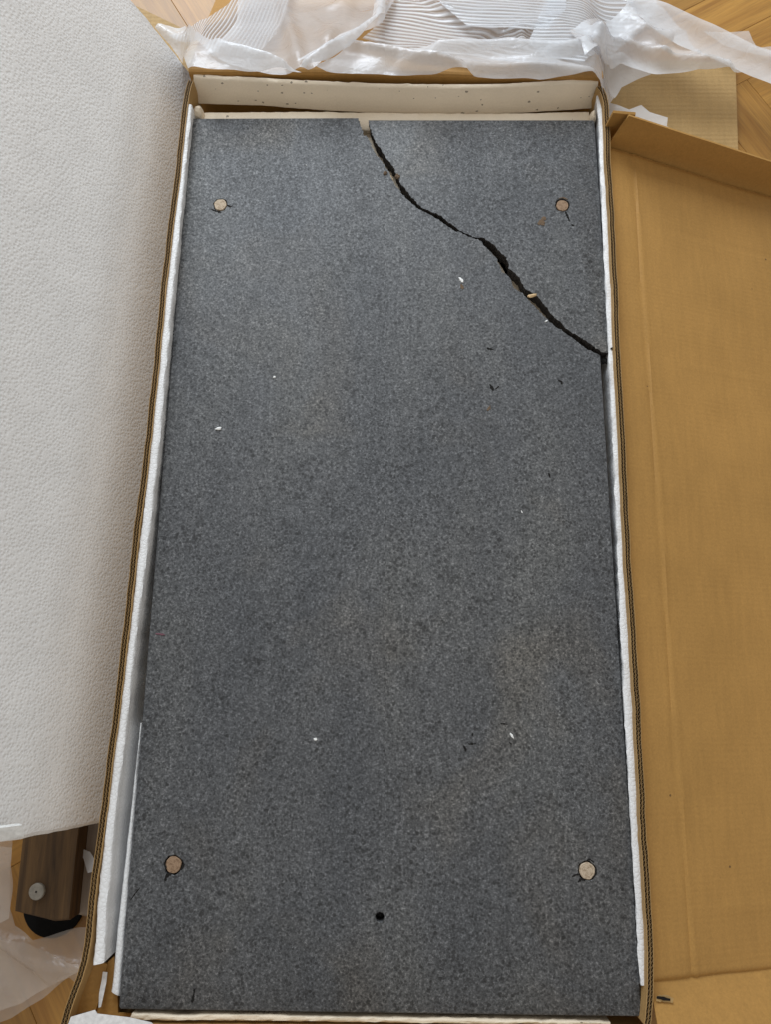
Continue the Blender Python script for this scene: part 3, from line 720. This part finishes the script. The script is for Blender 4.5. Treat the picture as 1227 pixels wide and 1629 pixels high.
# ------------------------------------------------------------------ cardboard lid sloping down on the right
ld = empty('cardboard_tray', (0.40, 0.0, 0.0), 'brown cardboard lid tray lying tilted against the right side of the box', 'lid')
LA, LB = un(973, 230, 0.104), un(1044, 1567, 0.104)
LA.x -= 0.006; LB.x -= 0.006
def lid_pt(s, t):
    """s metres away from the box, t 0 far .. 1 near"""
    p = LA.lerp(LB, t); sl_ = math.radians(20.5 + (18.2 - 20.5) * t)
    return Vector((p.x + s * math.cos(sl_), p.y - 0.012 * s + (-0.03 * s if t < 0.5 else 0) * 0, p.z - s * math.sin(sl_)))
def lid():
    SW, th = 0.292, 0.005
    ns, nt_ = 90, 220
    def panel_z(s, t, y):
        z = 0.0
        for (c_, w_, h_) in ((0.037, 0.0022, -0.0012), (0.042, 0.0022, 0.0010)):      # long score line
            z += h_ * math.exp(-((s - c_ - 0.012 * t) / w_) ** 2)
        for (tc, w_, h_) in ((0.105, 0.0016, -0.0007), (0.30, 0.002, 0.0004), (0.43, 0.0016, -0.0006), (0.935, 0.006, 0.0006)):
            z += h_ * math.exp(-((t - tc - 0.03 * s * 0) / w_) ** 2) * (0.5 + 0.5 * math.tanh((s - 0.09) * 40))
        z += 0.0040 * nz(s * 6, t * 5, 3.3) + 0.0010 * nz(s * 18, t * 18, 6.1)
        z -= 0.0030 * math.exp(-(t * 0.93 / 0.004) ** 2) + 0.0035 * math.exp(-((1 - t) * 0.93 / 0.0035) ** 2)   # fold grooves at both ends
        return z
    v, f = [], []
    tt = []
    for j in range(nt_ + 1):
        u_ = j / nt_; tt.append(u_)
    tt = sorted(set(tt + [k * 0.0012 for k in range(1, 12)] + [1 - k * 0.0012 for k in range(1, 12)])); nt2 = len(tt)
    for i in range(ns + 1):
        s = SW * i / ns
        for t in tt:
            p = lid_pt(s, t); v.append(p + Vector((0, 0, panel_z(s, t, p.y))))
    nb = len(v)
    for i in range(ns):
        for j in range(nt2 - 1): f.append((i*nt2 + j, i*nt2 + j + 1, (i+1)*nt2 + j + 1, (i+1)*nt2 + j))
    # underside
    for i in (0, ns):
        for t in (0.0, 1.0): v.append(lid_pt(SW * i / ns, t) - Vector((0, 0, th + 0.003)))
    f.append((nb, nb + 2, nb + 3, nb + 1))
    f.append(tuple(range(0, nt2)) + (nb + 1, nb)); f.append(tuple(range(ns*nt2, ns*nt2 + nt2)) + (nb + 3, nb + 2))
    f.append(tuple(i*nt2 for i in range(ns + 1)) + (nb + 2, nb)); f.append(tuple(i*nt2 + nt2 - 1 for i in range(ns + 1)) + (nb + 3, nb + 1))
    mesh('panel', v, f, KRAFTLID, ld, True).data.set_sharp_from_angle(angle=math.radians(40))
    # end walls
    def endwall(t, lean, h, s0a, s0b, label, sgn):
        v, f = [], []; n = 40; m = 0
        for i in range(n + 1):
            q = i / n
            p0 = lid_pt(s0a + (SW - s0a) * q, t); up = Vector((0.0, sgn * math.sin(lean), math.cos(lean)))
            off = Vector((0, sgn * 0.0015, 0))
            sec = []
            hs = [-0.14, 0.05, 0.3, 0.6, 0.9, 1.0]
            for k, hh in enumerate(hs):
                w_ = 0.0012 * nz(q * 3, hh * 2, 2.0 + t)
                pp = lid_pt(s0a + (s0b - s0a) * hh + (SW - s0a - (s0b - s0a) * hh) * q, t)
                sec.append(pp + off + up * (h * hh + 0.0004 * (hh == 1.0) * nz(q * 40, 1, t)) + Vector((0, sgn * (w_ + 0.0012 * (hh == 0.05)), 0)))
            bk = Vector((0, sgn * math.cos(lean), -math.sin(lean))) * 0.0026
            sec += [s_ + bk for s_ in sec[::-1]]
            m = len(sec); v += sec
        for i in range(n):
            for k in range(m): f.append((i*m + k, i*m + (k+1) % m, (i+1)*m + (k+1) % m, (i+1)*m + k))
        f.append(tuple(range(m))); f.append(tuple(range(n*m, n*m + m))[::-1])
        o = mesh('end_flap', v, f, KRAFTLID, ld, True); o.data.set_sharp_from_angle(angle=math.radians(40)); o['label'] = label
    endwall(0.0, math.radians(8), 0.046, 0.004, 0.018, 'far end flap folded up, in shade', 1)
    endwall(1.0, math.radians(56), 0.060, 0.0015, -0.001, 'near end flap folded up, facing the window', -1)
    # tab behind the far flap
    p = lid_pt(0.0, 0.0)
    v, f = [], []
    q = [p + Vector((-0.002, 0.026, -0.03)), p + Vector((0.034, 0.027, -0.04)), p + Vector((0.026, 0.012, 0.036)), p + Vector((-0.002, 0.011, 0.040))]
    v = q + [a + Vector((0, 0.0028, 0.001)) for a in q]
    o = mesh('corner_tab', v, [(0, 1, 2, 3), (7, 6, 5, 4), (0, 4, 5, 1), (1, 5, 6, 2), (2, 6, 7, 3), (3, 7, 4, 0)], KRAFTLID, ld); o['label'] = 'folded corner tab behind the far flap'
lid()
def on_lid_mark(px, py):
    d = ray(px, py); k0 = 0.3
    for _ in range(60):
        pass
# scuffed spot on the near flap of the lid
def near_flap_pt(px, py):
    lean = math.radians(56); up = Vector((0, -math.sin(lean), math.cos(lean)))
    p0, e1 = lid_pt(0, 1), lid_pt(0.1, 1) - lid_pt(0, 1)
    nrm = e1.cross(up).normalized(); d = ray(px, py)
    return CAM + d * ((p0 - CAM).dot(nrm) / d.dot(nrm)), nrm
def flap_mark(px_list, wid, mat, lift, name):
    P = []
    for x, y in px_list:
        p, nrm = near_flap_pt(x, y)
        if nrm.z < 0: nrm = -nrm
        P.append(p + nrm * lift)
    P = resample(P, 0.002); nn = normals2(P); v, f = [], []
    for i, (p, n) in enumerate(zip(P, nn)):
        w = wid * (0.6 + 0.4 * math.sin(math.pi * i / max(1, len(P) - 1))) * (1 + 0.4 * noise.noise(Vector((i * 1.3, 4, wid * 1000))))
        v += [p - Vector((n.x, n.y, 0)) * w, p + Vector((n.x, n.y, 0)) * w]
    for i in range(len(P) - 1): f.append((2*i, 2*i+1, 2*i+3, 2*i+2))
    return mesh(name, v, f, mat, ld)
flap_mark([(1043, 1590), (1052, 1589), (1062, 1590), (1070, 1593)], 0.0035, KRAFTPALE, 0.0022, 'scuff_mark')
flap_mark([(1043, 1588), (1050, 1589), (1058, 1591), (1065, 1592)], 0.0014, CHIPM, 0.0030, 'scuff_mark')

# ------------------------------------------------------------------ loose flat cardboard
def flat_card(name, poly, z, th, mat, label, rot=0.0):
    P = [un(x, y, z) for x, y in poly]; v, f = prism([(p.x, p.y) for p in P][::-1], z - th, z)
    o = mesh(name, v, f, mat)
    return tag(o, label, 'cardboard')
flat_card('cardboard_sheet', [(960, 100), (1060, 96), (1171, 100), (1173, 160), (1177, 300), (1175, 330), (985, 330)], 0.010, 0.004, KRAFTPALE, 'flat ribbed cardboard sheet on the floor beyond the lid')
flat_card('cardboard_sheet', [(120, -30), (213, 8), (292, 46), (345, 74), (330, 140), (200, 140)], 0.007, 0.004, KRAFTPALE, 'pale cardboard corner on the floor beside the foam sheet')

# ------------------------------------------------------------------ plastic wrap heaped over the far flap
def zwrap(x, y):
    inb = 0.5 - 0.5 * math.tanh((abs(x - 0.005) - 0.275) / 0.018)
    flap = max(0.018, 0.116 - 0.405 * max(0.0, y - 0.552))
    return 0.018 + (flap - 0.018) * inb
def film(poly, lift, mat, parent, name, fold_ang=0.0, amp=0.006, freq=16, creases=(), rib=None, step=0.0045, edge_jit=0.0018, seed=1.0, base=zwrap, stretch=4.0, label=None, curl=0.0):
    fz = lambda x, y: base(x, y) + lift
    B2 = [un_surf(x, y, fz) for x, y in poly]
    B2.append(B2[0]); B2 = resample(B2, step)[:-1]
    bd = [Vector((p.x + edge_jit * nz(p.x, p.y, seed, 34), p.y + edge_jit * nz(p.x, p.y, seed + 4, 34))) for p in B2]
    x0, x1 = min(p.x for p in bd), max(p.x for p in bd); y0, y1 = min(p.y for p in bd), max(p.y for p in bd)
    def inside(x, y):
        c = False; n = len(bd); j = n - 1
        for i in range(n):
            a, b = bd[i], bd[j]
            if (a.y > y) != (b.y > y) and x < (b.x - a.x) * (y - a.y) / (b.y - a.y) + a.x: c = not c
            j = i
        return c
    pts = list(bd); nb = len(pts)
    rnd = random.Random(int(seed * 100))
    yy = y0
    while yy < y1:
        xx = x0
        while xx < x1:
            x, y = xx + rnd.uniform(-.25, .25) * step, yy + rnd.uniform(-.25, .25) * step
            if inside(x, y): pts.append(Vector((x, y)))
            xx += step
        yy += step * 0.87
    vc, ec, fc, _, _, _ = delaunay_2d_cdt(pts, [(i, (i + 1) % nb) for i in range(nb)], [], 1, 1e-6)
    cr = []
    for (line, h, w) in creases:
        cr.append(([un_surf(x, y, fz) for x, y in line], h, w))
    ca_, sa_ = math.cos(fold_ang), math.sin(fold_ang)
    def seg_d(p, L):
        best = 9.0
        for a, b in zip(L[:-1], L[1:]):
            ax, ay, bx, by = a.x, a.y, b.x, b.y; dx, dy = bx - ax, by - ay
            t = max(0, min(1, ((p.x - ax) * dx + (p.y - ay) * dy) / (dx * dx + dy * dy + 1e-12)))
            best = min(best, math.hypot(p.x - ax - t * dx, p.y - ay - t * dy))
        return best
    v, uv = [], []
    for p in vc:
        u_, w_ = p.x * ca_ + p.y * sa_, -p.x * sa_ + p.y * ca_
        n1 = noise.noise(Vector((u_ * freq / stretch + seed, w_ * freq + 0.6 * nz(p.x, p.y, seed, 12), seed * 3)))
        n2 = noise.noise(Vector((u_ * freq * 2.6 / stretch, w_ * freq * 2.2, seed * 7 + 1)))
        rd = (1 - abs(n1)) ** 3
        z = fz(p.x, p.y) + amp * (rd * 1.1 + 0.16 * n2 + 0.3 * n1)
        for (Lc, h, w) in cr:
            d = seg_d(p, Lc); z += h * 0.9 * math.exp(-(d / w) ** 2 * 0.6) if d < 4 * w else 0.0
        v.append(Vector((p.x, p.y, max(z, 0.012))))
        if rib:
            ra, pitch, fan = rib; ra2 = ra + fan * (p.x - x0)
            ph = (-p.x * math.sin(ra2) + p.y * math.cos(ra2)) / pitch + 0.5 * nz(p.x, p.y, seed, 16)
            uv.append((ph * 0.314159 , 0.0))
        else: uv.append((p.x, p.y))
    o = mesh(name, v, [tuple(q) for q in fc], mat, parent, True, uv=uv)
    if label: o['label'] = label
    return o
wp = empty('plastic_wrap', (0.1, 0.72, 0.0), 'crumpled white translucent plastic wrap heaped beyond the far end of the box', 'plastic wrap')
# ribbed cushioning, left
film([(268, 60), (300, 47), (330, 30), (360, 12), (400, -24), (470, -24), (440, 60), (400, 100), (360, 92), (330, 84), (300, 70)], 0.012, RIBFILM, wp, 'ribbed_layer', 1.3, 0.006, 14, rib=(1.22, 0.0090, 1.2), seed=2.1)
# pale sheet, left of the middle
film([(385, -24), (640, -24), (622, 20), (606, 42), (560, 70), (520, 100), (490, 121), (430, 119), (370, 108), (330, 92), (345, 74), (378, 40)], 0.020, FILMTHIN, wp, 'film_layer', 1.35, 0.008, 11, seed=3.4, creases=[([(452, -20), (455, 30), (470, 80), (480, 120)], 0.012, 0.008), ([(560, -20), (545, 40), (520, 70)], 0.008, 0.010)])
# smooth fold by the foam sheet
film([(250, 54), (272, 47), (296, 47), (312, 60), (340, 78), (390, 92), (450, 112), (480, 122), (420, 121), (302, 117), (285, 92), (262, 68)], 0.026, FILM, wp, 'film_layer', -0.42, 0.008, 22, seed=4.9, creases=[([(256, 52), (300, 62), (360, 86), (450, 114)], 0.014, 0.007)])
# ribbed cushioning, middle and right
film([(612, -24), (1030, -24), (1042, 6), (1046, 20), (1010, 60), (960, 92), (880, 106), (780, 100), (700, 92), (640, 82), (575, 66), (600, 44)], 0.010, RIBFILM, wp, 'ribbed_layer', 0.15, 0.007, 10, rib=(-0.24, 0.0090, 0.45), seed=6.2, step=0.004,
     creases=[([(660, -10), (720, 30), (760, 42), (820, 46)], 0.012, 0.008), ([(880, -10), (830, 30), (770, 66), (745, 80)], -0.008, 0.006), ([(830, 80), (830, 40), (850, -10)], 0.008, 0.006)])
film([(700, -24), (905, -24), (900, 20), (870, 50), (800, 52), (745, 44), (700, 12)], 0.020, RIBFILM, wp, 'ribbed_layer', 0.3, 0.007, 12, rib=(-0.05, 0.0086, -0.3), seed=7.7, step=0.004)
film([(880, -24), (1000, -24), (1020, 40), (985, 80), (930, 100), (870, 95), (840, 70), (862, 20)], 0.022, RIBFILM, wp, 'ribbed_layer', 0.1, 0.006, 12, rib=(-0.16, 0.0082, 0.2), seed=8.8, step=0.004)
# twisted fold coming down through the middle
film([(602, -24), (622, -24), (612, 34), (590, 52), (556, 78), (520, 102), (486, 118), (478, 112), (496, 94), (470, 100), (500, 82), (540, 56), (580, 42), (592, 36)], 0.034, FILM, wp, 'film_layer', 0.75, 0.005, 26, seed=9.3, creases=[([(612, -20), (602, 40), (550, 72), (490, 110)], 0.016, 0.006)])
# long smooth band along the box rim
film([(556, 78), (600, 78), (660, 84), (740, 84), (800, 78), (850, 72), (920, 78), (985, 92), (1035, 122), (1020, 128), (990, 140), (962, 160), (955, 128), (860, 128), (800, 127), (730, 124), (640, 122), (560, 121), (520, 119), (500, 112), (530, 96)], 0.018, FILM, wp, 'film_layer', -0.10, 0.008, 17, seed=11.1,
     creases=[([(560, 82), (640, 96), (720, 118), (740, 124)], 0.016, 0.006), ([(700, 88), (800, 84), (900, 86), (985, 104)], 0.016, 0.009), ([(640, 110), (800, 112), (940, 118)], 0.010, 0.006)], stretch=6)
# crumpled middle right
film([(905, 50), (1000, 14), (1046, 18), (1085, 50), (1110, 92), (1150, 112), (1180, 124), (1110, 122), (1034, 124), (985, 112), (930, 92)], 0.030, FILM, wp, 'film_layer', -0.4, 0.010, 24, seed=12.7, stretch=2.2, creases=[([(950, 60), (1000, 86), (1060, 104), (1150, 118)], 0.018, 0.007), ([(1000, 20), (1020, 60), (1050, 100)], 0.010, 0.007), ([(930, 70), (1010, 60), (1060, 70)], 0.010, 0.006)])
# broad band running off to the right
film([(985, 8), (1010, 12), (1044, 17), (1080, 34), (1130, 52), (1165, 68), (1200, 84), (1250, 92), (1250, 152), (1215, 134), (1175, 116), (1120, 92), (1080, 74), (1040, 50)], 0.036, FILM, wp, 'film_layer', -0.42, 0.006, 14, seed=14.2, stretch=7, creases=[([(1000, 12), (1060, 26), (1140, 60), (1200, 90), (1250, 104)], 0.012, 0.010)])
film([(1120, 50), (1150, 52), (1190, 50), (1196, 66), (1204, 78), (1250, 76), (1250, 96), (1180, 84), (1150, 74)], 0.012, FILMTHIN, wp, 'film_layer', -0.3, 0.004, 18, seed=15.5)
# torn scrap on the lid's far edge
zlow = lambda x, y: 0.03
sp = film([(962, 164), (985, 171), (1000, 177), (1021, 169), (1034, 180), (1050, 184), (1062, 189), (1060, 203), (1078, 212), (1100, 224), (1060, 232), (1010, 222), (975, 205)], 0.0, FILM, None, 'plastic_scrap', 0.3, 0.004, 26, seed=17.0, base=zlow, step=0.003)
tag(sp, 'small torn white plastic scrap behind the far flap of the lid', 'plastic scrap')
# film on the floor at the near left
zf = lambda x, y: 0.010
fw = empty('plastic_film', (-0.38, -0.46, 0.0), 'thin crumpled see-through plastic film on the floor at the near left', 'plastic film')
film([(-40, 1330), (24, 1336), (22, 1440), (30, 1470), (60, 1490), (130, 1472), (160, 1470), (160, 1520), (125, 1560), (118, 1548), (70, 1585), (20, 1616), (-40, 1640)], 0.0, FILMCLEAR, fw, 'film_layer', -0.6, 0.010, 13, seed=21.0, base=zf, step=0.004, creases=[([(0, 1490), (60, 1515), (110, 1535), (140, 1540)], 0.012, 0.007), ([(40, 1505), (80, 1540), (95, 1560)], 0.008, 0.006)])
film([(-40, 1486), (40, 1500), (110, 1530), (140, 1536), (90, 1562), (40, 1592), (-40, 1620)], 0.014, FILMCLEAR, fw, 'film_layer', -0.5, 0.008, 15, seed=22.0, base=zf, step=0.004)
film([(-30, 1340), (22, 1346), (24, 1400), (20, 1460), (-30, 1480)], 0.012, FILMCLEAR, fw, 'film_layer', 1.2, 0.008, 15, seed=23.0, base=zf, step=0.004)

# ------------------------------------------------------------------ furniture pieces under the foam sheet
lg = empty('wooden_leg', (un(80, 1400, 0).x, un(80, 1400, 0).y, 0.0), 'brown wooden furniture leg with a round grey pad, poking out beneath the foam sheet', 'leg')  # the protruding end of a furniture leg, lying flat
def slanted_bar(P, zt, zb, mat, name, parent, bev=0.002):
    n = len(P); T = [un(x, y, zt) for x, y in P]; c = sum(T, Vector()) / n
    v = []
    for (z, k) in ((zb, 0.0), (zt - bev, 0.0), (zt, bev)):
        for p in T:
            d = (c - p); d.z = 0; d.normalize(); v.append(Vector((p.x + d.x * k, p.y + d.y * k, z)))
    f = [tuple(range(n))[::-1], tuple(range(2*n, 3*n))] + [(q*n + i, q*n + (i+1) % n, (q+1)*n + (i+1) % n, (q+1)*n + i) for q in range(2) for i in range(n)]
    return mesh(name, v, f, mat, parent)
slanted_bar([(45, 1240), (133, 1240), (110, 1464), (86, 1466), (22, 1450)], 0.050, 0.012, WALNUT, 'leg_body', lg)
def disc(name, c, r, z0, z1, mat, parent, hole=0.0, m=36):
    v, f = [], []
    for (rr, z) in ((r, z0), (r, z1 - 0.0008), (r - 0.0008, z1), (max(hole, 0.0002), z1), (max(hole, 0.0002), z1 - 0.002)):
        for i in range(m):
            a = 2 * math.pi * i / m; v.append(Vector((c.x + rr * math.cos(a), c.y + rr * math.sin(a), z)))
    for k in range(4):
        for i in range(m): f.append((k*m + i, k*m + (i+1) % m, (k+1)*m + (i+1) % m, (k+1)*m + i))
    f.append(tuple(range(4*m, 5*m)))
    return mesh(name, v, f, mat, parent)
pad = disc('glide_pad', un(57, 1419, 0.054), 0.0082, 0.0495, 0.0540, NYLON, lg, 0.0012)
disc('screw', un(54.5, 1419, 0.054), 0.0011, 0.051, 0.0531, BLACK, pad)
rg = disc('rubber_disc', un(84, 1440, 0.008), 0.033, 0.002, 0.0085, BLACK, None)
tag(rg, 'black round disc lying on the floor under the wooden leg', 'disc')
gp = slanted_bar([(152, 1120), (205, 1120), (150, 1462), (117, 1454)], 0.024, 0.001, GREYWOOD, 'wooden_plank', None)
tag(gp, 'greyish brown wooden plank beside the left wall of the box', 'plank')
# torn film bits on the plank
sp = film([(126, 1344), (136, 1350), (144, 1354), (150, 1366), (148, 1386), (139, 1388), (136, 1376), (134, 1366)], 0.0, FILM, None, 'plastic_scrap', 0.8, 0.003, 40, seed=31.0, base=lambda x, y: 0.028, step=0.002)
tag(sp, 'small torn plastic scrap lying on the grey plank', 'plastic scrap')
# strips of paper in the near left corner
o = patch('paper_strip', [(163, 1546), (170, 1547), (168, 1565), (160, 1602), (156, 1603), (157, 1580), (161, 1560)], 0.0965, 0.0008, PAPER, None)
tag(o, 'narrow white paper strip in the torn near left corner', 'paper')
o = patch('paper_scrap', [(112, 1618), (150, 1607), (154, 1613), (205, 1619), (240, 1627), (262, 1650), (100, 1650)], 0.1165, 0.0010, PAPER, None)
tag(o, 'white paper scrap at the very bottom beside the near left corner', 'paper')
print('objects', len(sc.objects))
